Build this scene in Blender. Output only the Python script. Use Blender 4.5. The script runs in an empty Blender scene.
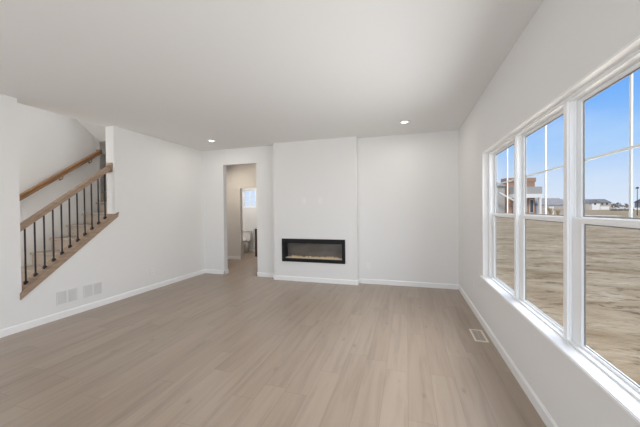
import bpy, bmesh, math, random
from mathutils import Vector, Matrix
random.seed(7)
C = bpy.context.scene.collection
PI = math.pi

# ------------------------------------------------------------------ camera
TH, PITCH, ROLL, CAM_H = 0.29553, -0.01243, -0.01027, 1.3947
Fv = Vector((-math.sin(TH)*math.cos(PITCH), math.cos(TH)*math.cos(PITCH), math.sin(PITCH)))
R0 = Vector((math.cos(TH), math.sin(TH), 0)); U0 = R0.cross(Fv)
Rv = R0*math.cos(ROLL) + U0*math.sin(ROLL); Uv = U0*math.cos(ROLL) - R0*math.sin(ROLL)
cam = bpy.data.cameras.new('camera'); camo = bpy.data.objects.new('camera', cam); C.objects.link(camo)
m = Matrix.Identity(4)
for i in range(3):
    m[i][0] = Rv[i]; m[i][1] = Uv[i]; m[i][2] = -Fv[i]
m[2][3] = CAM_H
camo.matrix_world = m
cam.sensor_width = 36; cam.lens = 285.42/640*36; cam.clip_start = 0.05; cam.clip_end = 2000
sc = bpy.context.scene; sc.camera = camo
sc.view_settings.view_transform = 'Standard'; sc.view_settings.look = 'None'
sc.view_settings.gamma = 1; sc.view_settings.use_curve_mapping = False
sc.view_settings.exposure = 0.0
sc.render.engine = 'CYCLES'
sc.cycles.use_denoising = True
sc.cycles.max_bounces = 14; sc.cycles.diffuse_bounces = 10; sc.cycles.transparent_max_bounces = 24
sc.cycles.sample_clamp_indirect = 8

# ------------------------------------------------------------------ sky, sun, daylight and fill lights
w = bpy.data.worlds.new('sky'); sc.world = w; w.use_nodes = True
nt = w.node_tree; nt.nodes.clear()
def N(nt, t, **kw):
    n = nt.nodes.new(t)
    for k, v in kw.items():
        setattr(n, k, v)
    return n
def ramp(nt, stops, interp='LINEAR'):
    r = N(nt, 'ShaderNodeValToRGB'); r.color_ramp.interpolation = interp
    el = r.color_ramp.elements
    while len(el) < len(stops): el.new(0.5)
    for e, (p, c) in zip(el, stops):
        e.position = p; e.color = (*c, 1)
    return r
tc = N(nt, 'ShaderNodeTexCoord'); sx = N(nt, 'ShaderNodeSeparateXYZ')
nt.links.new(tc.outputs['Generated'], sx.inputs[0])
rp = ramp(nt, [(0.0, (.72, .80, .95)), (.08, (.60, .74, .97)), (.17, (.36, .61, 1.0)), (.28, (.19, .46, 1.0)), (.45, (.14, .385, .98)), (1, (.11, .33, .85))])
nt.links.new(sx.outputs['Z'], rp.inputs[0])
mp = N(nt, 'ShaderNodeMapping'); mp.inputs['Scale'].default_value = (2.2, 2.2, 6)
nz = N(nt, 'ShaderNodeTexNoise'); nz.inputs['Scale'].default_value = 1.6; nz.inputs['Detail'].default_value = 5
nt.links.new(tc.outputs['Generated'], mp.inputs[0]); nt.links.new(mp.outputs[0], nz.inputs[0])
cr = ramp(nt, [(.50, (0, 0, 0)), (.80, (.30, .30, .30))])
nt.links.new(nz.outputs['Fac'], cr.inputs[0])
mx = N(nt, 'ShaderNodeMix', data_type='RGBA'); nt.links.new(cr.outputs[0], mx.inputs[0])
nt.links.new(rp.outputs[0], mx.inputs[6]); mx.inputs[7].default_value = (.86, .92, 1, 1)
bg = N(nt, 'ShaderNodeBackground'); bg.inputs['Strength'].default_value = 1.0
nt.links.new(mx.outputs[2], bg.inputs[0])
ow = N(nt, 'ShaderNodeOutputWorld'); nt.links.new(bg.outputs[0], ow.inputs[0])

def lamp(name, kind, loc, power, color=(1, 1, 1), size=None, size_y=None, direction=None, spread=None):
    l = bpy.data.lights.new(name, kind); l.energy = power; l.color = color
    if kind == 'AREA':
        l.shape = 'RECTANGLE'; l.size = size; l.size_y = size_y or size
        if spread: l.spread = spread
    elif kind == 'SUN': l.angle = size
    else: l.shadow_soft_size = size
    o = bpy.data.objects.new(name, l); C.objects.link(o); o.location = loc
    if direction: o.rotation_euler = Vector(direction).to_track_quat('-Z', 'Y').to_euler()
    return o
lamp('sun', 'SUN', (0, 0, 30), 3.7, (1, .94, .82), size=.3, direction=(.08, .95, -1))
# daylight through the window wall, then unseen area lights added indoors
lamp('window_sky_glow', 'AREA', (1.45, 2.52, 1.9), 52, (1, .98, .95), 2.7, 1.6, (-1, -.05, -.42))
lamp('window_daylight', 'AREA', (.82, 2.51, 1.33), 31, (.92, .965, 1), 2.45, 1.4, (-1, 0, 0), spread=2.75)
lamp('rear_fill', 'AREA', (-1.75, -3.28, 1.35), 96, (.92, .965, 1), 4.6, 2.3, (.1, 1, .42))  # unseen fill added to brighten the room from behind the camera
lamp('stairwell_overhead_light', 'AREA', (-5.0, 2.4, 5.2), 20, (.96, .98, 1), .8, 2.4, (0, .05, -1))  # unseen overhead light added above the stairs, no window up there
lamp('landing_fill', 'AREA', (-6.6, 4.4, 2.25), .7, (1, .96, .92), .5, .7, (1, 0, 0))  # small fill added to lift the dark landing, no window there
lamp('stair_foot_fill', 'AREA', (-5.0, .74, 1.5), 22, (1, .98, .95), .8, 2.0, (0, 1, .1))  # fill added at the stair foot to brighten far wall and risers
lamp('hall_warm_lamp', 'AREA', (-4.7, 6.2, 2.6), 13, (1, .88, .74), .5, .5, (.3, .1, -1))  # unseen warm ceiling lamp, added without a fixture
lamp('bathroom_fill', 'AREA', (-4.9, 7.8, 2.65), 14, (1, .97, .94), .5, .5, (0, 0, -1))  # ceiling fill added to brighten the toilet and bathroom walls

# ------------------------------------------------------------------ materials
def mat(name, col, rough=.5, metal=0, noise=None, bump=None, emit=None, spec=None):
    ma = bpy.data.materials.new(name); ma.use_nodes = True
    t = ma.node_tree; b = t.nodes['Principled BSDF']
    b.inputs['Base Color'].default_value = (*col, 1); b.inputs['Roughness'].default_value = rough
    b.inputs['Metallic'].default_value = metal
    if spec is not None: b.inputs['Specular IOR Level'].default_value = spec
    c = N(t, 'ShaderNodeTexCoord')
    if noise:                      # (scale xyz, amount)
        s, a = noise
        mpn = N(t, 'ShaderNodeMapping'); mpn.inputs['Scale'].default_value = s
        n = N(t, 'ShaderNodeTexNoise'); n.inputs['Scale'].default_value = 1; n.inputs['Detail'].default_value = 5
        t.links.new(c.outputs['Object'], mpn.inputs[0]); t.links.new(mpn.outputs[0], n.inputs[0])
        r = ramp(t, [(.3, tuple(x*(1-a) for x in col)), (.7, tuple(min(1, x*(1+a)) for x in col))])
        t.links.new(n.outputs['Fac'], r.inputs[0]); t.links.new(r.outputs[0], b.inputs['Base Color'])
    if bump:
        s, st = bump
        n2 = N(t, 'ShaderNodeTexNoise'); n2.inputs['Scale'].default_value = s; n2.inputs['Detail'].default_value = 3
        t.links.new(c.outputs['Object'], n2.inputs[0])
        bp = N(t, 'ShaderNodeBump'); bp.inputs['Strength'].default_value = st; bp.inputs['Distance'].default_value = .004
        t.links.new(n2.outputs['Fac'], bp.inputs['Height']); t.links.new(bp.outputs[0], b.inputs['Normal'])
    if emit:
        b.inputs['Emission Color'].default_value = (*emit[0], 1); b.inputs['Emission Strength'].default_value = emit[1]
    return ma

M = {}
M['wall'] = mat('wall_paint', (.80, .795, .785), .85, bump=(90, .08), spec=.3)
M['ceiling'] = mat('ceiling_paint', (.81, .81, .80), .9, bump=(60, .1), spec=.2)
M['hall'] = mat('wall_paint_warm_lit', (.78, .755, .72), .85, spec=.3)  # same paint as the walls, warm lamplight mixed into its colour
M['trim'] = mat('white_trim', (.89, .89, .885), .4)
M['vinyl'] = mat('white_vinyl', (.91, .92, .925), .35)
M['oak'] = mat('stained_oak', (.335, .235, .165), .45, noise=((3, 3, 30), .2))
M['oakrail'] = mat('oak_rail', (.31, .165, .075), .4, noise=((8, 3, 3), .25))
M['black_iron'] = mat('black_iron', (.018, .018, .02), .45, metal=.3)
M['carpet'] = mat('beige_carpet', (.43, .365, .31), .95, noise=((140, 140, 140), .35), bump=(260, .8))
M['black'] = mat('black_metal', (.008, .008, .008), .55, spec=.3)
M['firebox'] = mat('firebox_panel', (.30, .285, .27), .5, noise=((3, 1, 9), .2))
M['ember'] = mat('ember_glass', (.88, .76, .52), .25, noise=((60, 60, 60), .35), emit=((1, .62, .25), .30))
M['flame'] = mat('led_strip', (.6, .6, .6), .4, emit=((1, .9, .75), .25))
M['grille'] = mat('grille_enamel', (.78, .775, .77), .45)
M['slot'] = mat('grille_shadow_gap', (.32, .32, .32), .8)
M['register'] = mat('register_beige', (.80, .72, .62), .45)
M['louver'] = mat('register_louver', (.52, .46, .40), .5)
M['regslot'] = mat('register_duct', (.06, .055, .05), .8)
M['spacer'] = mat('window_spacer', (.20, .20, .195), .5)
M['plate'] = mat('outlet_plate', (.84, .835, .825), .35)
M['slit'] = mat('outlet_slot', (.12, .12, .12), .6)
M['lens'] = mat('lamp_diffuser', (1, 1, 1), .5, emit=((1, .97, .92), 6))
M['porcelain'] = mat('porcelain', (.86, .85, .83), .12)
M['chrome'] = mat('chrome', (.7, .7, .72), .15, metal=1)
M['vanity'] = mat('dark_vanity', (.07, .042, .028), .4)
M['counter'] = mat('vanity_counter', (.8, .79, .77), .2)
M['brick'] = mat('brown_brick', (.33, .20, .13), .9)
M['siding'] = mat('grey_siding', (.36, .34, .32), .8)
M['tansiding'] = mat('tan_siding', (.42, .37, .32), .8)
M['whitesiding'] = mat('white_siding', (.74, .72, .69), .7)
M['shingle'] = mat('grey_shingles', (.30, .28, .26), .9, noise=((2, 2, 8), .25))
M['darkshingle'] = mat('dark_shingles', (.19, .18, .17), .9, noise=((2, 2, 8), .25))
M['darkglass'] = mat('dark_window_glass', (.05, .055, .065), .15)
M['twig'] = mat('bare_twigs', (.30, .25, .21), .9)
M['drygrass'] = mat('dry_grass', (.42, .31, .16), .95)
M['hedge'] = mat('dull_hedge', (.17, .16, .13), .95, noise=((1.5, 1.5, 1.5), .4))
M['gravel'] = mat('pale_gravel', (.62, .61, .58), .95, noise=((1, 1, 1), .2))
M['lamppost'] = mat('dark_post', (.03, .03, .032), .5)

def glass(name, ior=1.25, tint=(1, 1, 1)):
    ma = bpy.data.materials.new(name); ma.use_nodes = True; t = ma.node_tree; t.nodes.clear()
    o = N(t, 'ShaderNodeOutputMaterial'); tr = N(t, 'ShaderNodeBsdfTransparent'); gl = N(t, 'ShaderNodeBsdfGlossy')
    tr.inputs[0].default_value = (*tint, 1); gl.inputs['Roughness'].default_value = .02
    fr = N(t, 'ShaderNodeFresnel'); fr.inputs['IOR'].default_value = ior
    mi = N(t, 'ShaderNodeMixShader')
    ge = N(t, 'ShaderNodeNewGeometry'); inv = N(t, 'ShaderNodeMath', operation='SUBTRACT'); inv.inputs[0].default_value = 1
    t.links.new(ge.outputs['Backfacing'], inv.inputs[1])
    mu = N(t, 'ShaderNodeMath', operation='MULTIPLY'); t.links.new(fr.outputs[0], mu.inputs[0]); t.links.new(inv.outputs[0], mu.inputs[1])
    t.links.new(mu.outputs[0], mi.inputs[0]); t.links.new(tr.outputs[0], mi.inputs[1]); t.links.new(gl.outputs[0], mi.inputs[2])
    t.links.new(mi.outputs[0], o.inputs[0]); return ma
M['glass'] = glass('window_glass', 1.12, (.985, .995, .99))
M['fireglass'] = glass('fireplace_glass', 1.35, (.8, .79, .78))

def floor_material():
    ma = bpy.data.materials.new('vinyl_planks'); ma.use_nodes = True; t = ma.node_tree
    b = t.nodes['Principled BSDF']; L = t.links.new
    c = N(t, 'ShaderNodeTexCoord'); s = N(t, 'ShaderNodeSeparateXYZ'); L(c.outputs['Object'], s.inputs[0])
    def mth(op, a, bb=None):
        n = N(t, 'ShaderNodeMath', operation=op)
        for i, v in enumerate((a, bb)):
            if v is None: continue
            if isinstance(v, (int, float)): n.inputs[i].default_value = v
            else: L(v, n.inputs[i])
        return n.outputs[0]
    Wd, Ln = .182, 1.38
    xr = mth('DIVIDE', s.outputs['X'], Wd); row = mth('FLOOR', xr)
    wn = N(t, 'ShaderNodeTexWhiteNoise', noise_dimensions='1D'); L(row, wn.inputs['W'])
    yr = mth('ADD', mth('DIVIDE', s.outputs['Y'], Ln), wn.outputs['Value']); col = mth('FLOOR', yr)
    cb = N(t, 'ShaderNodeCombineXYZ'); L(row, cb.inputs[0]); L(col, cb.inputs[1])
    wn2 = N(t, 'ShaderNodeTexWhiteNoise', noise_dimensions='3D'); L(cb.outputs[0], wn2.inputs['Vector'])
    # grain, shifted per plank
    cb2 = N(t, 'ShaderNodeCombineXYZ')
    L(mth('MULTIPLY', s.outputs['X'], 16.0), cb2.inputs[0]); L(mth('MULTIPLY', s.outputs['Y'], 1.1), cb2.inputs[1])
    L(mth('MULTIPLY', wn2.outputs['Value'], 37.0), cb2.inputs[2])
    gn = N(t, 'ShaderNodeTexNoise'); gn.inputs['Scale'].default_value = 1; gn.inputs['Detail'].default_value = 6
    gn.inputs['Roughness'].default_value = .6; gn.inputs['Distortion'].default_value = .5
    L(cb2.outputs[0], gn.inputs[0])
    # knots: sparse dark ovals
    cb3 = N(t, 'ShaderNodeCombineXYZ'); L(mth('MULTIPLY', s.outputs['X'], 6.5), cb3.inputs[0]); L(mth('MULTIPLY', s.outputs['Y'], 2.6), cb3.inputs[1])
    vo = N(t, 'ShaderNodeTexVoronoi'); vo.inputs['Scale'].default_value = 1; L(cb3.outputs[0], vo.inputs['Vector'])
    kn = ramp(t, [(.0, (.55, .52, .49)), (.06, (.80, .78, .76)), (.13, (1, 1, 1))]); L(vo.outputs['Distance'], kn.inputs[0])
    base = ramp(t, [(0, (.338, .261, .199)), (.35, (.352, .274, .210)), (.7, (.366, .288, .222)), (1, (.382, .302, .235))])
    L(wn2.outputs['Value'], base.inputs[0])
    gr = ramp(t, [(.30, (.78, .76, .74)), (.5, (1, 1, 1)), (.70, (1.10, 1.10, 1.10))]); L(gn.outputs['Fac'], gr.inputs[0])
    m1 = N(t, 'ShaderNodeMix', data_type='RGBA', blend_type='MULTIPLY'); m1.inputs[0].default_value = .8
    L(base.outputs[0], m1.inputs[6]); L(gr.outputs[0], m1.inputs[7])
    m2 = N(t, 'ShaderNodeMix', data_type='RGBA', blend_type='MULTIPLY'); m2.inputs[0].default_value = .8
    L(m1.outputs[2], m2.inputs[6]); L(kn.outputs[0], m2.inputs[7])
    # seams
    fx = mth('FRACT', xr); fy = mth('FRACT', yr)
    ex = mth('MULTIPLY', mth('MINIMUM', fx, mth('SUBTRACT', 1.0, fx)), Wd)
    ey = mth('MULTIPLY', mth('MINIMUM', fy, mth('SUBTRACT', 1.0, fy)), Ln)
    e = mth('MINIMUM', ex, ey)
    se = ramp(t, [(0, (.74, .72, .70)), (.0026, (1, 1, 1))]); L(e, se.inputs[0])
    m3 = N(t, 'ShaderNodeMix', data_type='RGBA', blend_type='MULTIPLY'); m3.inputs[0].default_value = .9
    L(m2.outputs[2], m3.inputs[6]); L(se.outputs[0], m3.inputs[7])
    L(m3.outputs[2], b.inputs['Base Color'])
    b.inputs['Roughness'].default_value = .34; b.inputs['Specular IOR Level'].default_value = .8
    bp = N(t, 'ShaderNodeBump'); bp.inputs['Strength'].default_value = .12; bp.inputs['Distance'].default_value = .002
    L(gn.outputs['Fac'], bp.inputs['Height']); L(bp.outputs[0], b.inputs['Normal'])
    return ma
M['floor'] = floor_material()

def ground_material():
    ma = bpy.data.materials.new('dormant_field'); ma.use_nodes = True; t = ma.node_tree; b = t.nodes['Principled BSDF']; L = t.links.new
    c = N(t, 'ShaderNodeTexCoord')
    def noise(sc3, det=6, dist=0, rough=.6):
        mpn = N(t, 'ShaderNodeMapping'); mpn.inputs['Scale'].default_value = sc3; mpn.inputs['Rotation'].default_value = (0, 0, .45)
        n = N(t, 'ShaderNodeTexNoise'); n.inputs['Scale'].default_value = 1; n.inputs['Detail'].default_value = det
        n.inputs['Distortion'].default_value = dist; n.inputs['Roughness'].default_value = rough
        L(c.outputs['Object'], mpn.inputs[0]); L(mpn.outputs[0], n.inputs[0]); return n.outputs['Fac']
    a = ramp(t, [(.34, (.27, .185, .10)), (.5, (.43, .315, .19)), (.66, (.56, .43, .28))]); L(noise((.4, .9, 1), 9, .6, .72), a.inputs[0])
    d = ramp(t, [(.36, (.34, .31, .27)), (.48, (1, 1, 1))]); L(noise((2.6, 5.0, 1), 9, .4, .74), d.inputs[0])
    m1 = N(t, 'ShaderNodeMix', data_type='RGBA', blend_type='MULTIPLY'); m1.inputs[0].default_value = .9
    L(a.outputs[0], m1.inputs[6]); L(d.outputs[0], m1.inputs[7])
    sp = ramp(t, [(.66, (0, 0, 0)), (.74, (.8, .8, .8))]); L(noise((.45, 1.6, 1), 5, .6, .55), sp.inputs[0])
    m2 = N(t, 'ShaderNodeMix', data_type='RGBA'); L(sp.outputs[0], m2.inputs[0]); L(m1.outputs[2], m2.inputs[6]); m2.inputs[7].default_value = (.62, .53, .42, 1)
    L(m2.outputs[2], b.inputs['Base Color']); b.inputs['Roughness'].default_value = 1; b.inputs['Specular IOR Level'].default_value = 0
    bp = N(t, 'ShaderNodeBump'); bp.inputs['Strength'].default_value = .6; bp.inputs['Distance'].default_value = .05
    L(noise((6, 12, 6), 5), bp.inputs['Height']); L(bp.outputs[0], b.inputs['Normal'])
    return ma
M['ground'] = ground_material()

# ------------------------------------------------------------------ mesh helpers
def obj(name, bm, material, parent=None, smooth=False, bevel=0, seg=2):
    bmesh.ops.recalc_face_normals(bm, faces=bm.faces)
    if bevel:
        es = [e for e in bm.edges if len(e.link_faces) == 2 and e.calc_face_angle(0) > .6]
        bmesh.ops.bevel(bm, geom=es, offset=bevel, segments=seg, affect='EDGES', clamp_overlap=True)
    me = bpy.data.meshes.new(name); bm.to_mesh(me); bm.free()
    me.materials.append(M[material] if isinstance(material, str) else material)
    if smooth:
        for p in me.polygons: p.use_smooth = True
    o = bpy.data.objects.new(name, me); C.objects.link(o)
    if parent: o.parent = parent
    return o
def box(bm, x0, x1, y0, y1, z0, z1):
    v = [bm.verts.new(p) for p in ((x0, y0, z0), (x1, y0, z0), (x1, y1, z0), (x0, y1, z0), (x0, y0, z1), (x1, y0, z1), (x1, y1, z1), (x0, y1, z1))]
    for f in ((3, 2, 1, 0), (4, 5, 6, 7), (0, 1, 5, 4), (1, 2, 6, 5), (2, 3, 7, 6), (3, 0, 4, 7)):
        bm.faces.new([v[i] for i in f])
    return bm
def B(*boxes):
    bm = bmesh.new()
    for b in boxes: box(bm, *b)
    return bm
def prism(bm, poly, axis, a, b):
    """extrude a 2-D polygon; axis 0: poly=(y,z), axis 1: poly=(x,z), axis 2: poly=(x,y)"""
    def P(p, t):
        return (t, p[0], p[1]) if axis == 0 else (p[0], t, p[1]) if axis == 1 else (p[0], p[1], t)
    A = [bm.verts.new(P(p, a)) for p in poly]; Bv = [bm.verts.new(P(p, b)) for p in poly]
    bm.faces.new(A[::-1]); bm.faces.new(Bv); n = len(poly)
    for i in range(n):
        bm.faces.new((A[i], A[(i+1) % n], Bv[(i+1) % n], Bv[i]))
    return bm
def tube(bm, pts, r, n=10, r2=None):
    pts = [Vector(p) for p in pts]; rings = []
    for i, p in enumerate(pts):
        d = (pts[min(i+1, len(pts)-1)] - pts[max(i-1, 0)]).normalized()
        u = d.orthogonal().normalized() if abs(d.z) > .95 else d.cross(Vector((0, 0, 1))).normalized()
        v = d.cross(u); rr = r if r2 is None else r + (r2-r)*i/(len(pts)-1)
        rings.append([bm.verts.new(p + (u*math.cos(2*PI*k/n) + v*math.sin(2*PI*k/n))*rr) for k in range(n)])
    for a, b in zip(rings, rings[1:]):
        for k in range(n): bm.faces.new((a[k], a[(k+1) % n], b[(k+1) % n], b[k]))
    bm.faces.new(rings[0][::-1]); bm.faces.new(rings[-1]); return bm
def lathe(bm, prof, c=(0, 0, 0), n=32, sx=1, sy=1):
    rings = []
    for r, z in prof:
        rings.append([bm.verts.new((c[0]+sx*r*math.cos(2*PI*k/n), c[1]+sy*r*math.sin(2*PI*k/n), c[2]+z)) for k in range(n)])
    for a, b in zip(rings, rings[1:]):
        for k in range(n): bm.faces.new((a[k], a[(k+1) % n], b[(k+1) % n], b[k]))
    bm.faces.new(rings[0][::-1]); bm.faces.new(rings[-1]); return bm
def wallgrid(bm, axis, p0, p1, a0, a1, z0, z1, holes):
    """slab between planes p0,p1 (axis 0: x planes, 1: y planes) spanning a0..a1, z0..z1 with rectangular holes (a,b,zlo,zhi)"""
    As = sorted({a0, a1, *[h[0] for h in holes], *[h[1] for h in holes]}); Zs = sorted({z0, z1, *[h[2] for h in holes], *[h[3] for h in holes]})
    As = [a for a in As if a0 <= a <= a1]; Zs = [z for z in Zs if z0 <= z <= z1]
    def full(i, j):
        if i < 0 or j < 0 or i >= len(As)-1 or j >= len(Zs)-1: return False
        ca, cz = (As[i]+As[i+1])/2, (Zs[j]+Zs[j+1])/2
        return not any(h[0] < ca < h[1] and h[2] < cz < h[3] for h in holes)
    vs = {}
    def V(p, a, z):
        k = (p, a, z)
        if k not in vs: vs[k] = bm.verts.new((p, a, z) if axis == 0 else (a, p, z))
        return vs[k]
    for i in range(len(As)-1):
        for j in range(len(Zs)-1):
            if not full(i, j): continue
            a, b, c, d = As[i], As[i+1], Zs[j], Zs[j+1]
            for p in (p0, p1): bm.faces.new((V(p, a, c), V(p, b, c), V(p, b, d), V(p, a, d)))
            if not full(i-1, j): bm.faces.new((V(p0, a, c), V(p1, a, c), V(p1, a, d), V(p0, a, d)))
            if not full(i+1, j): bm.faces.new((V(p0, b, c), V(p1, b, c), V(p1, b, d), V(p0, b, d)))
            if not full(i, j-1): bm.faces.new((V(p0, a, c), V(p1, a, c), V(p1, b, c), V(p0, b, c)))
            if not full(i, j+1): bm.faces.new((V(p0, a, d), V(p1, a, d), V(p1, b, d), V(p0, b, d)))
    return bm
def wallgrid_flat(x0, x1, y0, y1, z0, z1, h):
    return B((x0, h[0], y0, y1, z0, z1), (h[1], x1, y0, y1, z0, z1), (h[0], h[1], y0, h[2], z0, z1), (h[0], h[1], h[3], y1, z0, z1))
def tag(o, label=None, cat=None, group=None, kind=None):
    if label: o['label'] = label
    if cat: o['category'] = cat
    if group: o['group'] = group
    if kind: o['kind'] = kind
    return o
def thing(name, label, cat, loc=(0, 0, 0), rz=0, group=None):
    o = bpy.data.objects.new(name, None); C.objects.link(o); o.location = loc; o.rotation_euler = (0, 0, rz); o.empty_display_size = .1
    return tag(o, label, cat, group)
def struct(name, bm, material, label=None, cat=None, parent=None, **kw):
    return tag(obj(name, bm, material, parent, **kw), label, cat, kind=None if parent else 'structure')
def copy_tree(o, parent=None):
    c = o.copy(); C.objects.link(c)
    if parent: c.parent = parent
    for ch in list(o.children): copy_tree(ch, c)
    return c

# ------------------------------------------------------------------ room dimensions
XL, XR, YB, YF, YR, H = -4.368, .856, 5.384, 5.224, -3.3, 2.74
XS, XW = -4.54, -5.5                 # stair side of the left wall, far wall of the stairwell
WY0, WY1, WZ0, WZ1 = 1.245, 3.78, .595, 2.05    # triple window opening
DX0, DX1, DZ = -3.85, -3.035, 2.40              # opening to the hall
FX0, FX1 = -2.563, -.881                        # fireplace wall
HX0, HX1, HZ0, HZ1 = -2.345, -1.145, .425, .79  # firebox hole
YH = 7.12                                       # hall far wall
# floor and ceiling
struct('floor', B((-6.8, .985, YR-.1, 8.7, -.12, 0)), 'floor', 'grey brown wood plank floor of the living room', 'floor')
struct('ceiling', B((XS, .985, YR-.1, 8.7, H, H+.3), (-6.8, XS, YB, 8.7, H, H+.3)), 'ceiling', 'flat pale grey ceiling of the living room', 'ceiling')

# left wall, with the sloping bottom of the stair opening
SL = .785
def capz(y): return .405 + SL*(y-2.19)          # underside of the cap board
SY0, SY1 = 2.19, 3.34
bm = bmesh.new()
prism(bm, [(YR, 0), (YB, 0), (YB, H), (SY1, H), (SY1, capz(SY1)), (SY0, capz(SY0)), (SY0, H), (YR, H)], 0, XS, XL)
struct('wall_left', bm, 'wall', 'white left wall with the stair opening', 'wall')
# right wall, with the triple window opening
struct('wall_right', wallgrid(bmesh.new(), 0, XR, .985, YR, YB, 0, H, [(WY0, WY1, WZ0-.0225, WZ1)]), 'wall', 'right wall around the triple window', 'wall')
# back wall, with the hall opening
struct('wall_back', wallgrid(bmesh.new(), 1, YB, YB+.115, XW, .985, 0, H, [(DX0, DX1, 0, DZ), (HX0-.03, HX1+.03, HZ0-.03, HZ1+.03)]), 'wall', 'back wall with the doorway to the hall', 'wall')
struct('wall_fireplace', wallgrid(bmesh.new(), 1, YF, YB, FX0, FX1, 0, H, [(HX0, HX1, HZ0, HZ1)]), 'wall', 'shallow white chimney wall holding the fireplace', 'wall')
struct('wall_rear', wallgrid(bmesh.new(), 1, YR-.12, YR, XS, .985, 0, H, [(-4.1, .6, .15, 2.5)]), 'wall')  # unseen wall, its opening added for the rear fill light
# stairwell
bm = bmesh.new()
box(bm, XW-.1, XW, .7, 3.93, 0, 5.4)                      # far wall
box(bm, -6.8, XS, 4.9, 5.0, 0, 5.4)                       # end wall of the landing
box(bm, -6.8, XW-.1, 3.83, 3.93, 0, 5.4)                  # return of the far wall
box(bm, -6.8, -6.7, 3.93, 4.9, 0, 5.4)
box(bm, XW, XS, .6, .7, 0, 5.4)
box(bm, XS, XS+.1, .7, 4.9, H+.3, 5.4)                    # upper wall over the living room ceiling
struct('wall_stairwell', bm, 'wall', 'off white stairwell wall behind the balusters', 'wall')
struct('ceiling_stairwell', B((-6.8, XS+.1, .6, 5.0, 5.4, 5.5)), 'ceiling', 'stairwell ceiling', 'ceiling')
bm = bmesh.new(); prism(bm, [(3.42, 3.12), (3.93, 2.72), (4.9, 2.72), (4.9, 3.4), (3.42, 3.4)], 0, -6.7, XS)
struct('ceiling_soffit', bm, 'wall', 'sloped soffit above the stair landing', 'soffit')
# hall and bathroom
struct('wall_hall', wallgrid(bmesh.new(), 1, YH, YH+.115, -6.8, 1.0, 0, H, [(-4.54, -3.74, 0, 2.03)]), 'hall', 'warm lit hall wall seen through the doorway', 'wall')
struct('wall_hall_side', B((-6.8, -6.7, YB, YH, 0, H), (.9, 1.0, YB+.115, YH, 0, H)), 'hall')
BWX0, BWX1, BWZ0, BWZ1, YBB = -5.39, -4.865, 1.50, 2.11, 8.57
struct('wall_bathroom', wallgrid(bmesh.new(), 1, YBB, YBB+.13, -5.8, -3.5, 0, H, [(BWX0, BWX1, BWZ0, BWZ1)]), 'wall', 'bathroom wall below the small window', 'wall')
struct('wall_bathroom_side', B((-5.9, -5.8, YH+.115, 8.7, 0, H), (-3.5, -3.4, YH+.115, 8.7, 0, H)), 'wall')

# baseboards with a small eased top
BH, BT = .09, .014
def board(bm, axis, plane, out, a, b):
    """plane: wall plane, out: +1/-1 into the room"""
    pr = [(plane, .0005), (plane+out*BT, .0005), (plane+out*BT, BH-.014), (plane+out*.005, BH), (plane, BH)]
    if axis == 1: # runs along x, plane is y
        A = [bm.verts.new((a, p, z)) for p, z in pr]; Q = [bm.verts.new((b, p, z)) for p, z in pr]
    else:
        A = [bm.verts.new((p, a, z)) for p, z in pr]; Q = [bm.verts.new((p, b, z)) for p, z in pr]
    bm.faces.new(A); bm.faces.new(Q[::-1])
    for i in range(5): bm.faces.new((A[i], A[(i+1) % 5], Q[(i+1) % 5], Q[i]))
    return bm
struct('baseboard_left', board(bmesh.new(), 0, XL, 1, YR, YB-.001), 'trim', 'white baseboard along the left wall', 'baseboard')
struct('baseboard_right', board(bmesh.new(), 0, XR, -1, YR, YB-.001), 'trim', 'white baseboard under the triple window', 'baseboard')
bm = bmesh.new(); board(bm, 1, YB, -1, XL+BT, DX0+BT); board(bm, 1, YB, -1, DX1-BT, FX0-BT); board(bm, 1, YB, -1, FX1+BT, XR-BT)
board(bm, 0, DX0, 1, YB-BT, YB+.115+BT); board(bm, 0, DX1, -1, YB-BT, YB+.115+BT)
struct('baseboard_back', bm, 'trim', 'white baseboard along the back wall', 'baseboard')
bm = bmesh.new(); board(bm, 1, YF, -1, FX0-BT, FX1+BT); board(bm, 0, FX0, -1, YF-.001, YB-BT); board(bm, 0, FX1, 1, YF-.001, YB-BT)
struct('baseboard_fireplace', bm, 'trim', 'white baseboard wrapping the fireplace wall', 'baseboard')
struct('baseboard_hall', board(bmesh.new(), 1, YH, -1, -6.7, -4.54), 'trim', 'white baseboard along the hall wall', 'baseboard')
struct('baseboard_bathroom', board(bmesh.new(), 1, YBB, -1, -5.8, -3.5), 'trim', 'white baseboard behind the toilet', 'baseboard')

# ------------------------------------------------------------------ the triple window
JX = .906                                      # inner face of the vinyl frames
bm = bmesh.new(); JT = .012
wallgrid(bm, 0, XR-.003, JX, WY0, WY1, WZ0, WZ1, [(WY0+JT, WY1-JT, WZ0-1, WZ1-JT)])
struct('trim_1', bm, 'trim', 'white jamb boards lining the triple window opening', 'window trim')
bm = bmesh.new(); prism(bm, [(.828, WY0-.03), (XR-.0005, WY0-.03), (XR-.0005, WY0+.0005), (JX+.06, WY0+.0005), (JX+.06, WY1-.0005), (XR-.0005, WY1-.0005), (XR-.0005, WY1+.028), (.828, WY1+.028)], 2, WZ0-.022, WZ0)
struct('trim_2', bm, 'trim', 'white window stool running under the triple window', 'window sill', bevel=.005, seg=3)
struct('trim_3', B((.838, XR, WY0-.02, WY1+.018, WZ0-.075, WZ0-.022)), 'wall', 'painted apron board beneath the window stool', 'window trim', bevel=.003)
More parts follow.
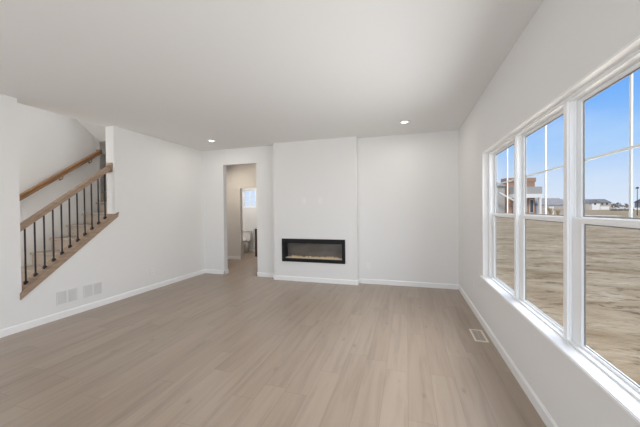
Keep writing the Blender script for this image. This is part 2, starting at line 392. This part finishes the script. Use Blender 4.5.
# three single-hung units, far to near: (far inner edge, near inner edge, far face width, near face width)
UZ0, UZ1, ZM0, ZM1 = WZ0+.012, 2.018, 1.303, 1.336
units = [(3.705, 2.912, .063, .0185), (2.875, 2.084, .0185, .0195), (2.045, 1.254, .0195, 0.0)]
names = ['far window unit of the row of three', 'middle window unit of the row of three', 'nearest window unit of the row of three']
for i, (ya, yb, fa, fb) in enumerate(units):
    wn = bpy.data.objects.new('window_%d' % (i+1), None); C.objects.link(wn); wn.location = (JX, (ya+yb)/2, WZ0)
    tag(wn, 'white vinyl single hung ' + names[i] + ', grilles in its upper half', 'window', kind='structure')
    off = Matrix.Translation((-JX, -(ya+yb)/2, -WZ0))
    def wo(name, bm, mt, parent, **kw):
        bm.transform(off); return obj(name, bm, mt, parent, **kw)
    # frame: ring with a track rib
    bm = bmesh.new()
    wallgrid(bm, 0, .908, .975, yb-max(fb, .012)+.0005 if i == 2 else yb-fb, ya+fa, WZ0+.001, WZ1-JT-.001, [(yb, ya, UZ0, UZ1)])
    for (a, b) in ((ya, ya-.009), (yb+.009, yb)):
        box(bm, .917, .925, min(a, b), max(a, b), UZ0, UZ1)
        box(bm, .9405, .9475, min(a, b), max(a, b), ZM1, UZ1)
    wo('frame', bm, 'vinyl', wn)
    # fixed upper light: bead + muntins + pane
    z0, z1, y0, y1 = ZM1, UZ1, yb, ya; bw = .022
    bs = .048
    us = wo('upper_sash', wallgrid(bmesh.new(), 0, .955, .972, y0, y1, z0-.02, z1, [(y0+bs, y1-bs, z0+.004, z1-bw)]), 'vinyl', wn, bevel=.003)
    yc, zc = (y0+y1)/2, 1.662
    sp = .006
    wo('spacer', wallgrid(bmesh.new(), 0, .963, .968, y0+bs, y1-bs, z0+.004, z1-bw, [(y0+bs+sp, y1-bs-sp, z0+.004+sp, z1-bw-sp)]), 'spacer', us)
    wo('muntin', B((.9685, .9755, yc-.0065, yc+.0065, z0+.004, z1-bw)), 'vinyl', us)
    wo('muntin', B((.9688, .9752, y0+bs, y1-bs, zc-.0065, zc+.0065)), 'vinyl', us)
    wo('pane', B((.9640, .9675, y0+bs+sp, y1-bs-sp, z0+.004+sp, z1-bw-sp)), 'glass', us)
    # lower sash, one track further in
    st, sn, rb = .098, .062, .014
    ls = wo('lower_sash', wallgrid(bmesh.new(), 0, .933, .952, yb+.001, ya-.001, UZ0, ZM1, [(yb+sn, ya-st, UZ0+rb, ZM0)]), 'vinyl', wn, bevel=.003)
    wo('spacer', wallgrid(bmesh.new(), 0, .944, .949, yb+sn, ya-st, UZ0+rb, ZM0, [(yb+sn+sp, ya-st-sp, UZ0+rb+sp*.5, ZM0-sp)]), 'spacer', ls)
    wo('pane', B((.945, .9485, yb+sn+sp, ya-st-sp, UZ0+rb+sp*.5, ZM0-sp)), 'glass', ls)

# bathroom window
bwn = bpy.data.objects.new('window_4', None); C.objects.link(bwn)
tag(bwn, 'small bright bathroom window high above the toilet', 'window', kind='structure')
obj('frame', wallgrid(bmesh.new(), 1, YBB+.04, YBB+.11, BWX0, BWX1, BWZ0, BWZ1, [(BWX0+.04, BWX1-.04, BWZ0+.04, BWZ1-.04)]), 'vinyl', bwn)
for k in (1,):
    xk = BWX0 + (BWX1-BWX0)*k/2; obj('muntin', B((xk-.009, xk+.009, YBB+.07, YBB+.085, BWZ0+.04, BWZ1-.04)), 'vinyl', bwn)
for k in (1, 2):
    zk = BWZ0 + (BWZ1-BWZ0)*k/3; obj('muntin', B((BWX0+.04, BWX1-.04, YBB+.071, YBB+.084, zk-.009, zk+.009)), 'vinyl', bwn)
obj('pane', B((BWX0+.04, BWX1-.04, YBB+.075, YBB+.079, BWZ0+.04, BWZ1-.04)), 'glass', bwn)

# ------------------------------------------------------------------ fireplace
fp = thing('linear_fireplace', 'wide black framed linear electric fireplace set into the white wall', 'fireplace', ((HX0+HX1)/2, YF, HZ0))
def fo(name, bm, mt, parent=fp, **kw):
    bm.transform(Matrix.Translation((-(HX0+HX1)/2, -YF, -HZ0))); return obj(name, bm, mt, parent, **kw)
OX0, OX1, OZ0, OZ1 = -2.387, -1.104, .382, .834
fo('frame', wallgrid(bmesh.new(), 1, YF-.022, YF-.0005, OX0, OX1, OZ0, OZ1, [(OX0+.075, OX1-.06, OZ0+.052, OZ1-.085)]), 'black', bevel=.004)
dy = YF+.14
fb = bmesh.new()
box(fb, HX0+.001, HX1-.001, YF+.0005, dy, HZ1-.03, HZ1-.001)
box(fb, HX0+.001, HX1-.001, YF+.0005, dy, HZ0+.001, HZ0+.02)
box(fb, HX0+.001, HX0+.02, YF+.0005, dy, HZ0+.02, HZ1-.03); box(fb, HX1-.02, HX1-.001, YF+.0005, dy, HZ0+.02, HZ1-.03)
fo('firebox', fb, 'black')
fo('back_panel', B((HX0+.02, HX1-.02, dy-.006, dy, HZ0+.02, HZ1-.03)), 'firebox')
fo('ember_tray', B((HX0+.02, HX1-.02, YF+.02, dy-.007, HZ0+.02, HZ0+.032)), 'flame')
bm = bmesh.new()
for k in range(120):
    x = random.uniform(HX0+.14, HX1-.11); y = random.uniform(YF+.03, YF+.10); r = random.uniform(.009, .017)
    mtx = Matrix.Translation((x, y, HZ0+.032+r*random.uniform(.5, 1.8))) @ Matrix.Rotation(random.uniform(0, 3), 4, random.choice('XYZ')) @ Matrix.Diagonal((r, r*.8, r*1.1, 1))
    bmesh.ops.create_icosphere(bm, subdivisions=1, radius=1, matrix=mtx)
tag(fo('ember_bed', bm, 'ember'), 'glowing golden ember glass', kind='stuff')
fo('glass_front', B((OX0+.076, OX1-.061, YF-.012, YF-.008, OZ0+.053, OZ1-.086)), 'fireglass')

# ------------------------------------------------------------------ recessed ceiling lights
def downlight(name, label, loc):
    t = thing(name, label, 'ceiling light', loc, group='recessed ceiling lights')
    obj('trim_ring', lathe(bmesh.new(), [(.047, -.0005), (.078, -.0005), (.078, -.005), (.07, -.009), (.05, -.009), (.047, -.006)]), 'trim', t, smooth=True)
    obj('diffuser', lathe(bmesh.new(), [(.047, -.0006), (.047, -.006), (.03, -.008), (.001, -.0085)]), 'lens', t)
    return t
def lampin(loc, p):
    lamp('downlight_beam', 'AREA', (loc[0], loc[1], loc[2]-.012), p, (1, .95, .88), .08, .08, (0, 0, -1))
downlight('recessed_light', 'round recessed ceiling light near the left corner above the doorway', (-3.565, 4.637, H))
downlight('recessed_light', 'round recessed ceiling light on the right, above the blank back wall', (-.026, 4.609, H))
for l in ((-3.565, 4.637, H), (-.026, 4.609, H)): lampin(l, 4)

# ------------------------------------------------------------------ outlets
def outlet(label, loc, rz, w=.072, h=.116, slots=True, name='wall_outlet'):
    t = thing(name, label, 'outlet', loc, rz)
    obj('cover_plate', B((-w/2, w/2, -.006, -.0004, -h/2, h/2)), 'plate', t, bevel=.002)
    for z in (-.024, .024):
        f = obj('receptacle', B((-.017, .017, -.0085, -.006, z-.014, z+.014)), 'plate', t, bevel=.001)
        if slots:
            obj('slot', B((-.0075, -.0055, -.009, -.0085, z-.005, z+.006)), 'slit', f)
            obj('slot', B((.0055, .0075, -.009, -.0085, z-.005, z+.006)), 'slit', f)
    return t
outlet('white outlet low on the back wall just right of the fireplace wall', (-.70, YB, .345), 0)
outlet('white outlet on the left wall between the stair vents and back corner', (XL, 3.99, .33), PI/2)
outlet('white outlet low on the right wall beneath the window corner', (XR, 4.28, .36), -PI/2)
outlet('white plate above the fireplace, left one of the pair', (-1.92, YF, 1.575), 0)
outlet('white plate above the fireplace, right one of the pair', (-1.585, YF, 1.575), 0)

# ------------------------------------------------------------------ wall return grilles on the left wall
def grille(label, y0, y1, z0=.192, z1=.352):
    t = thing('return_grille', label, 'vent', (XL, (y0+y1)/2, (z0+z1)/2), group='return grilles on the left wall')
    wy, hz = (y1-y0)/2, (z1-z0)/2; F = .012
    obj('frame', wallgrid(bmesh.new(), 0, .0005, .007, -wy-.012, wy+.012, -hz-.012, hz+.012, [(-wy, -.009, -hz, hz), (.009, wy, -hz, hz)]), 'grille', t, bevel=.002)
    obj('backing', B((.0006, .0015, -wy, wy, -hz, hz)), 'slot', t)
    for a, b in ((-wy, -.009), (.009, wy)):
        bm = bmesh.new(); n = 14
        for k in range(n):
            y = a + (b-a)*(k+.5)/n
            box(bm, .002, .006, y-.0028, y+.0028, -hz, hz)
        obj('louver_panel', bm, 'grille', t)
    return t
grille('white louvered wall vent nearer the camera, left of the pair', 2.548, 2.772)
grille('white louvered wall vent farther along, right of the pair', 2.868, 3.105)

# ------------------------------------------------------------------ floor register
t = thing('floor_register', 'small beige floor register beside the right baseboard', 'vent', (.742, 3.475, 0), 0)
obj('frame', wallgrid_flat(-.066, .066, -.158, .158, .0005, .006, (-.047, .047, -.135, .135)), 'register', t, bevel=.0015)
obj('duct', B((-.047, .047, -.135, .135, .0005, .0012)), 'regslot', t)
bm = bmesh.new()
for k in range(20):
    y = -.135 + .27*(k+.5)/20; box(bm, -.047, .047, y-.0038, y+.0038, .0014, .0048)
box(bm, -.003, .003, -.135, .135, .0013, .0052)
obj('louver', bm, 'louver', t)

# ------------------------------------------------------------------ staircase
t = thing('staircase', 'beige carpeted stairs climbing behind the balusters', 'stairs', (XW, 2.13, 0))
RISE, RUN = .198, .2445
def step_profile(n):
    y0 = 2.132 + (n-1)*RUN; z = RISE*n; y1 = y0+RUN+.02
    if n == 9: y1 = 4.895
    pts = [(y0+.022, z-RISE+.0005)]
    pts += [(y0+.022, z-.038), (y0+.004, z-.034), (y0-.006, z-.022), (y0-.004, z-.008), (y0+.008, z)]
    pts += [(y1, z), (y1, z-RISE+.0005)]
    return pts
for n in range(1, 10):
    bm = bmesh.new(); prism(bm, step_profile(n), 0, XW+.002, XS-.002)
    if n == 9: box(bm, -6.69, XW+.002, 3.932, 4.895, RISE*8, RISE*9)
    bm.transform(Matrix.Translation((-XW, -2.13, 0)))
    obj('landing' if n == 9 else 'step', bm, 'carpet', t)

# ------------------------------------------------------------------ stair guard railing
XG = (XL+XS)/2
gr = thing('stair_railing', 'oak stair railing with black iron balusters in the left wall opening', 'railing', (XG, SY0, capz(SY0)))
def go(name, bm, mt, parent=gr, **kw):
    bm.transform(Matrix.Translation((-XG, -SY0, -capz(SY0)))); return obj(name, bm, mt, parent, **kw)
CT = .062
bm = bmesh.new(); e = .0015
prism(bm, [(SY0+e, capz(SY0+e)+e), (SY1-e, capz(SY1-e)+e), (SY1-e, capz(SY1-e)+CT), (SY0+e, capz(SY0+e)+CT)], 0, XS-.012, XL)
prism(bm, [(SY0-.018, capz(SY0)-.035), (SY0-.018, capz(SY0)+CT-.02), (SY0+.0, capz(SY0)+CT), (SY1+.005, capz(SY1+.005)+CT), (SY1+.05, capz(SY1+.05)+CT-.012), (SY1+.035, capz(SY1+.035)-.012)], 0, XL+.0008, XL+.018)
go('cap_board', bm, 'oak')
def railprof(bm, x, prof, p0, p1):
    """sweep a profile (x offset, normal offset) along a line in the yz plane between p0, p1=(y,z), ends cut plumb"""
    ends = []
    for (y, z) in (p0, p1):
        ends.append([bm.verts.new((x+a, y, z+b*math.sqrt(1+SLR*SLR))) for a, b in prof])
    n = len(prof)
    bm.faces.new(ends[0]); bm.faces.new(ends[1][::-1])
    for i in range(n): bm.faces.new((ends[0][i], ends[0][(i+1) % n], ends[1][(i+1) % n], ends[1][i]))
    return bm
SLR = .795
def foot(y): return capz(y) + CT
def railb(y): return 1.213 + SLR*(y-2.277)
prof = [(-.024, 0), (.024, 0), (.031, .012), (.026, .026), (.031, .042), (.028, .058), (.015, .070), (-.015, .070), (-.028, .058), (-.031, .042), (-.026, .026), (-.031, .012)]
go('top_rail', railprof(bmesh.new(), XG, prof, (SY0+.001, railb(SY0)), (SY1-.022, railb(SY1-.022))), 'oak')
zc = railb(SY1)+.035
go('rosette', B((XG-.058, XG+.058, SY1-.021, SY1-.001, zc-.075, zc+.075)), 'oak', bevel=.006)
SQ = ((-1, -1), (1, -1), (1, 1), (-1, 1))
for k in range(11):
    y = 2.275 + .0972*k
    b = go('baluster', B((XG-.0075, XG+.0075, y-.0075, y+.0075, foot(y)-.004, railb(y)+.012)), 'black_iron', bevel=.002, seg=1)
    bm = bmesh.new()
    zf = foot(y)
    lo = [bm.verts.new((XG+a*.016, y+c*.016, foot(y+c*.016)+.0005)) for a, c in SQ]
    mi = [bm.verts.new((XG+a*.016, y+c*.016, zf+.020)) for a, c in SQ]
    hi = [bm.verts.new((XG+a*.009, y+c*.009, zf+.032)) for a, c in SQ]
    bm.faces.new(lo[::-1]); bm.faces.new(hi)
    for A, Q in ((lo, mi), (mi, hi)):
        for i in range(4): bm.faces.new((A[i], A[(i+1) % 4], Q[(i+1) % 4], Q[i]))
    go('shoe', bm, 'black_iron', b)

# ------------------------------------------------------------------ wall handrail on the far stairwell wall
XH = XW+.075
def hz(y): return 1.755 + .765*(y-2.9)
hr = thing('handrail', 'round edged oak handrail on brackets along the stairwell wall', 'handrail', (XW, 3.0, hz(3.0)))
def ho(name, bm, mt, parent=hr, **kw):
    bm.transform(Matrix.Translation((-XW, -3.0, -hz(3.0)))); return obj(name, bm, mt, parent, **kw)
SLR = .765
prof2 = [(-.02, -.035), (.02, -.035), (.03, -.02), (.025, -.004), (.03, .014), (.025, .03), (.012, .038), (-.012, .038), (-.025, .03), (-.03, .014), (-.025, -.004), (-.03, -.02)]
ho('rail', railprof(bmesh.new(), XH, prof2, (1.4, hz(1.4)), (3.86, hz(3.86))), 'oakrail')
ho('end_return', B((XW+.001, XH+.028, 3.861, 3.905, hz(3.88)-.03, hz(3.88)+.045)), 'oakrail', bevel=.004)
for y in (1.9, 3.28, 3.74):
    bm = bmesh.new(); z = hz(y)-.042
    tube(bm, [(XW+.004, y, z-.06), (XW+.04, y, z-.06), (XH-.008, y, z-.04), (XH, y, z)], .007, 8)
    bmesh.ops.create_cone(bm, cap_ends=True, segments=16, radius1=.018, radius2=.015, depth=.008, matrix=Matrix.Translation((XW+.0055, y, z-.06)) @ Matrix.Rotation(PI/2, 4, 'Y'))
    ho('bracket', bm, 'oakrail', smooth=False)

# ------------------------------------------------------------------ toilet and vanity, seen through the doorway
TX = -5.20
t = thing('toilet', 'white two piece toilet under the bathroom window', 'toilet', (TX, YBB-.02, 0))
obj('tank', B((-.225, .225, -.20, -.005, .375, .70)), 'porcelain', t, bevel=.02, seg=3)
obj('tank_lid', B((-.235, .235, -.212, .0, .701, .735)), 'porcelain', t, bevel=.01, seg=3)
bm = bmesh.new()
lathe(bm, [(.10, .001), (.105, .03), (.088, .12), (.10, .2), (.15, .30), (.182, .36), (.186, .39), (.17, .40), (.13, .385)], (0, -.43, 0), 28, 1, 1.28)
box(bm, -.10, .10, -.30, -.03, .001, .372)
obj('bowl', bm, 'porcelain', t, smooth=True)
bm = bmesh.new(); lathe(bm, [(.18, 0), (.188, .006), (.188, .02), (.175, .03), (.02, .034)], (0, -.43, .401), 28, 1, 1.27)
obj('seat_lid', bm, 'porcelain', t, smooth=True)
obj('flush_handle', B((-.19, -.12, -.222, -.21, .63, .645)), 'chrome', t, bevel=.003)
t = thing('vanity', 'dark brown bathroom vanity at the right of the toilet', 'vanity', (-3.98, 8.10, 0))
obj('cabinet', B((-.43, .47, -.42, .44, .001, .845)), 'vanity', t, bevel=.004)
obj('countertop', B((-.445, .478, -.44, .45, .846, .875)), 'counter', t, bevel=.004)
for a, b in ((-.41, .01), (.03, .45)):
    d = obj('door', B((a, b, -.44, -.421, .11, .80)), 'vanity', t, bevel=.004)
    obj('handle', tube(bmesh.new(), [((a+b)/2-.06, -.452, .72), ((a+b)/2+.06, -.452, .72)], .006, 8), 'chrome', d)

# ------------------------------------------------------------------ outdoors
G = -.45
gbm = bmesh.new(); box(gbm, .985, 700, -300, 900, G-1, G); box(gbm, -500, .985, 8.72, 900, G-1, G)
struct('ground', gbm, 'ground', 'dry brown field outside the window', 'ground')
RH = R0.normalized(); FH = Vector((-math.sin(TH), math.cos(TH), 0))
def spot(lat, dep): return (FH*dep + RH*lat).to_tuple()
def at(lat, dep): p = FH*dep + RH*lat; return (p.x, p.y, G)
def gable(bm, x0, x1, y0, y1, z0, zr, along='x', over=.35, th=.18):
    """pitched roof shell as a solid prism"""
    if along == 'x':
        ym = (y0+y1)/2; prism(bm, [(y0-over, z0-.15), (y1+over, z0-.15), (y1+over, z0+.05), (ym, zr), (y0-over, z0+.05)], 0, x0-over, x1+over)
    else:
        xm = (x0+x1)/2; prism(bm, [(x0-over, z0-.15), (x1+over, z0-.15), (x1+over, z0+.05), (xm, zr), (x0-over, z0+.05)], 1, y0-over, y1+over)
    return bm
# brick and siding house, two storeys, seen through the far and middle units
h = thing('brick_house', 'brown brick and grey siding house with white porch trim outside', 'house', at(47, 70), TH)
obj('siding_wall', B((-9, -1.0, 1, 10, 0, 7.4)), 'siding', h)
obj('roof', gable(bmesh.new(), -9, -1.2, 1, 10, 7.4, 9.0), 'shingle', h)
obj('brick_wall', B((-.9, 5.7, 0, 2.5, 0, 8.2)), 'brick', h)
obj('parapet', B((-1.0, 5.9, -.15, 2.6, 8.2, 9.2)), 'brick', h)
obj('upper_bay', B((-.6, 6.3, -1.6, -.16, 5.19, 6.9)), 'siding', h)
obj('porch_beam', B((-.6, 6.3, -1.6, -.01, 4.25, 5.18)), 'whitesiding', h)
for x in (-.3, 5.7): obj('porch_post', B((x, x+.5, -1.5, -1.0, 0, 4.24)), 'whitesiding', h)
for x in (.6, 4.4): 
    wf = obj('window', B((x, x+.95, -.06, -.005, .6, 3.9)), 'whitesiding', h); obj('pane', B((x+.1, x+.85, -.09, -.061, .7, 3.8)), 'darkglass', wf)
bm = bmesh.new(); prism(bm, [(-3.8, 5.3), (.4, 3.0), (.4, 3.35), (-3.8, 5.65)], 1, -1.2, -1.62); obj('rake_board', bm, 'whitesiding', h)
for x in (-7.5, -4.8):
    wf = obj('window', B((x, x+1.1, .94, .995, 4.6, 6.3)), 'whitesiding', h); obj('pane', B((x+.1, x+1.0, .91, .939, 4.7, 6.2)), 'darkglass', wf)
h = thing('garage_wing', 'low white building with grey roof beside the brick house', 'building', at(57.3, 71), TH)
obj('wall', B((-3.6, 4.4, 0, 6, 0, 2.5)), 'whitesiding', h)
obj('roof', gable(bmesh.new(), -3.6, 4.4, 0, 6, 2.55, 4.3, over=.25), 'shingle', h)
for x in (-2.9, .9): 
    d = obj('garage_door', B((x, x+2.6, -.05, -.005, .05, 2.1)), 'tansiding', h)

# distant houses
def far_house(label, lat, dep, wdt, hgt, roof, wallm, rz=0):
    h = thing('distant_house', label, 'house', at(lat, dep), TH+rz, group='distant houses beyond the field')
    obj('wall', B((-wdt/2, wdt/2, 0, 10, 0, hgt)), wallm, h)
    obj('roof', gable(bmesh.new(), -wdt/2, wdt/2, 0, 10, hgt, hgt+2.6), roof, h)
    bm = bmesh.new(); box(bm, -wdt*.32, -.02*wdt, -1.5, -.01, 0, hgt*.95); obj('bay', bm, 'whitesiding', h)
    bm = bmesh.new(); gable(bm, -wdt*.32, -.02*wdt, -1.5, 4, hgt*.95, hgt+1.9, 'y'); obj('bay_roof', bm, roof, h)
    d = obj('garage_door', B((wdt*.08, wdt*.42, -.12, -.01, 0, 2.3)), 'whitesiding', h)
    for x in (-.24, .12, .3):
        yy = -1.5 if x < 0 else 0
        obj('window', B((wdt*x, wdt*x+1.3, yy-.1, yy-.01, 3.4, 4.8)), 'darkglass', h)
    return h
far_house('grey roofed wide two storey house far beyond the field, left of the bare trees', 195, 200, 18, 5.0, 'darkshingle', 'tansiding')
far_house('distant house at the right edge, behind the lamp post', 226, 190, 12, 5.0, 'darkshingle', 'siding', -.1)
# pale fence and hedges in the distance
f = thing('pale_fence', 'long pale fence in front of the distant houses', 'fence', at(165, 154), TH)
obj('panel', B((-7, 12, 0, .12, .25, 1.25)), 'whitesiding', f)
for k in range(10): obj('post', B((-7+k*2.1, -6.8+k*2.1, -.06, -.005, 0, 1.45)), 'whitesiding', f)
def hedge(label, lat, dep, L, hh, mt='hedge'):
    bm = bmesh.new()
    for k in range(26):
        x = random.uniform(-L/2, L/2); r = hh*random.uniform(.35, .55)
        bmesh.ops.create_icosphere(bm, subdivisions=2, radius=r, matrix=Matrix.Translation((x, random.uniform(-.5, .5), r*.9)))
    for v in bm.verts: v.co += Vector((random.uniform(-.1, .1), random.uniform(-.1, .1), random.uniform(-.1, .1)))*hh*.6
    o = obj('hedge', bm, mt); o.location = at(lat, dep); o.rotation_euler.z = TH
    return tag(o, label, 'hedge')
hedge('low dull hedge in front of the pale fence', 148, 140, 11, 1.1)
# bare trees and dry shrubs grown from branching twigs
def branch(bm, p, d, L, r, lv, kids, ang):
    q = p + d*L; tube(bm, [p, (p+q)/2 + Vector((random.uniform(-1, 1), random.uniform(-1, 1), 0))*L*.05, q], r, 5, r*.65)
    if lv == 0: return
    for k in range(kids):
        a = random.uniform(0, 2*PI); o = d.orthogonal().normalized(); o = Matrix.Rotation(a, 3, d) @ o
        nd = (d*math.cos(ang) + o*math.sin(ang*random.uniform(.7, 1.2))).normalized(); nd.z += .12; nd.normalize()
        branch(bm, p + d*L*random.uniform(.65, 1), nd, L*random.uniform(.6, .8), r*.62, lv-1, kids, ang)
def tree(label, lat, dep, hh, kids=4, lv=4, r=.16):
    t = thing('bare_tree', label, 'tree', at(lat, dep), 0, group='leafless trees at the far field edge')
    bm = bmesh.new(); tube(bm, [(0, 0, 0), (0, 0, hh*.22)], r, 8, r*.8); obj('trunk', bm, 'twig', t)
    bm = bmesh.new()
    branch(bm, Vector((0, 0, hh*.2)), Vector((0, 0, 1)), hh*.3, r*.8, lv, kids, .45)
    for k in range(5):
        a = 2*PI*k/5; branch(bm, Vector((0, 0, hh*random.uniform(.15, .3))), Vector((math.cos(a), math.sin(a), .75)).normalized(), hh*.26, r*.7, lv-1, kids, .55)
    obj('crown', bm, 'twig', t)
tree('leafless tree rising behind the left end of the distant house', 190, 222, 10.5)
tree('leafless tree right of the distant house, leftmost of the low trees', 213.5, 208, 4.8, 5, 4, .28)
tree('leafless tree right of the distant house, middle of the low trees', 218.5, 209, 5.4, 5, 4, .28)
tree('leafless tree right of the distant house, rightmost of the low trees', 223.5, 208, 4.6, 5, 4, .28)
for k, (lat, dep, hh, lb) in enumerate(((55.0, 68, 1.9, 'dry straw coloured shrub nearest the brick house'), (56.9, 68.2, 1.5, 'dry straw coloured shrub second from the brick house'), (58.6, 68.1, 1.6, 'dry straw coloured shrub third from the brick house'), (60.2, 68, 1.9, 'dry straw coloured shrub farthest from the brick house'))):
    bm = bmesh.new()
    for j in range(46):
        a = random.uniform(0, 2*PI); s = random.uniform(.1, .5); d = Vector((math.cos(a)*s, math.sin(a)*s, 1)).normalized()
        tube(bm, [Vector((math.cos(a), math.sin(a), 0))*.15, d*hh*.6, d*hh*random.uniform(.8, 1.05) + Vector((math.cos(a), math.sin(a), 0))*.12], .045, 4, .02)
    o = obj('dry_shrub', bm, 'drygrass'); o.location = at(lat, dep); tag(o, lb, 'shrub', 'dry shrubs in front of the low white building')
# street lamp
t = thing('street_lamp', 'tall dark street lamp standing in the field', 'street lamp', at(66.7, 60), TH)
obj('pole', tube(bmesh.new(), [(0, 0, .0), (0, 0, 5.6)], .075, 10, .05), 'lamppost', t, smooth=True)
obj('lamp_head', lathe(bmesh.new(), [(.05, 5.6), (.26, 5.68), (.28, 5.78), (.18, 5.95), (.02, 6.02)], n=16), 'lamppost', t, smooth=True)
# pale gravel patch
bm = bmesh.new(); n = 28
prism(bm, [(2.6*math.cos(2*PI*k/n)*(1+.12*math.sin(3*k)), 5.0*math.sin(2*PI*k/n)*(1+.1*math.cos(5*k))) for k in range(n)], 2, 0.002, .05)
o = obj('gravel_patch', bm, 'gravel'); o.location = at(59.5, 62); o.rotation_euler.z = TH; tag(o, 'pale gravel patch on the dry field below the distant houses', 'gravel')
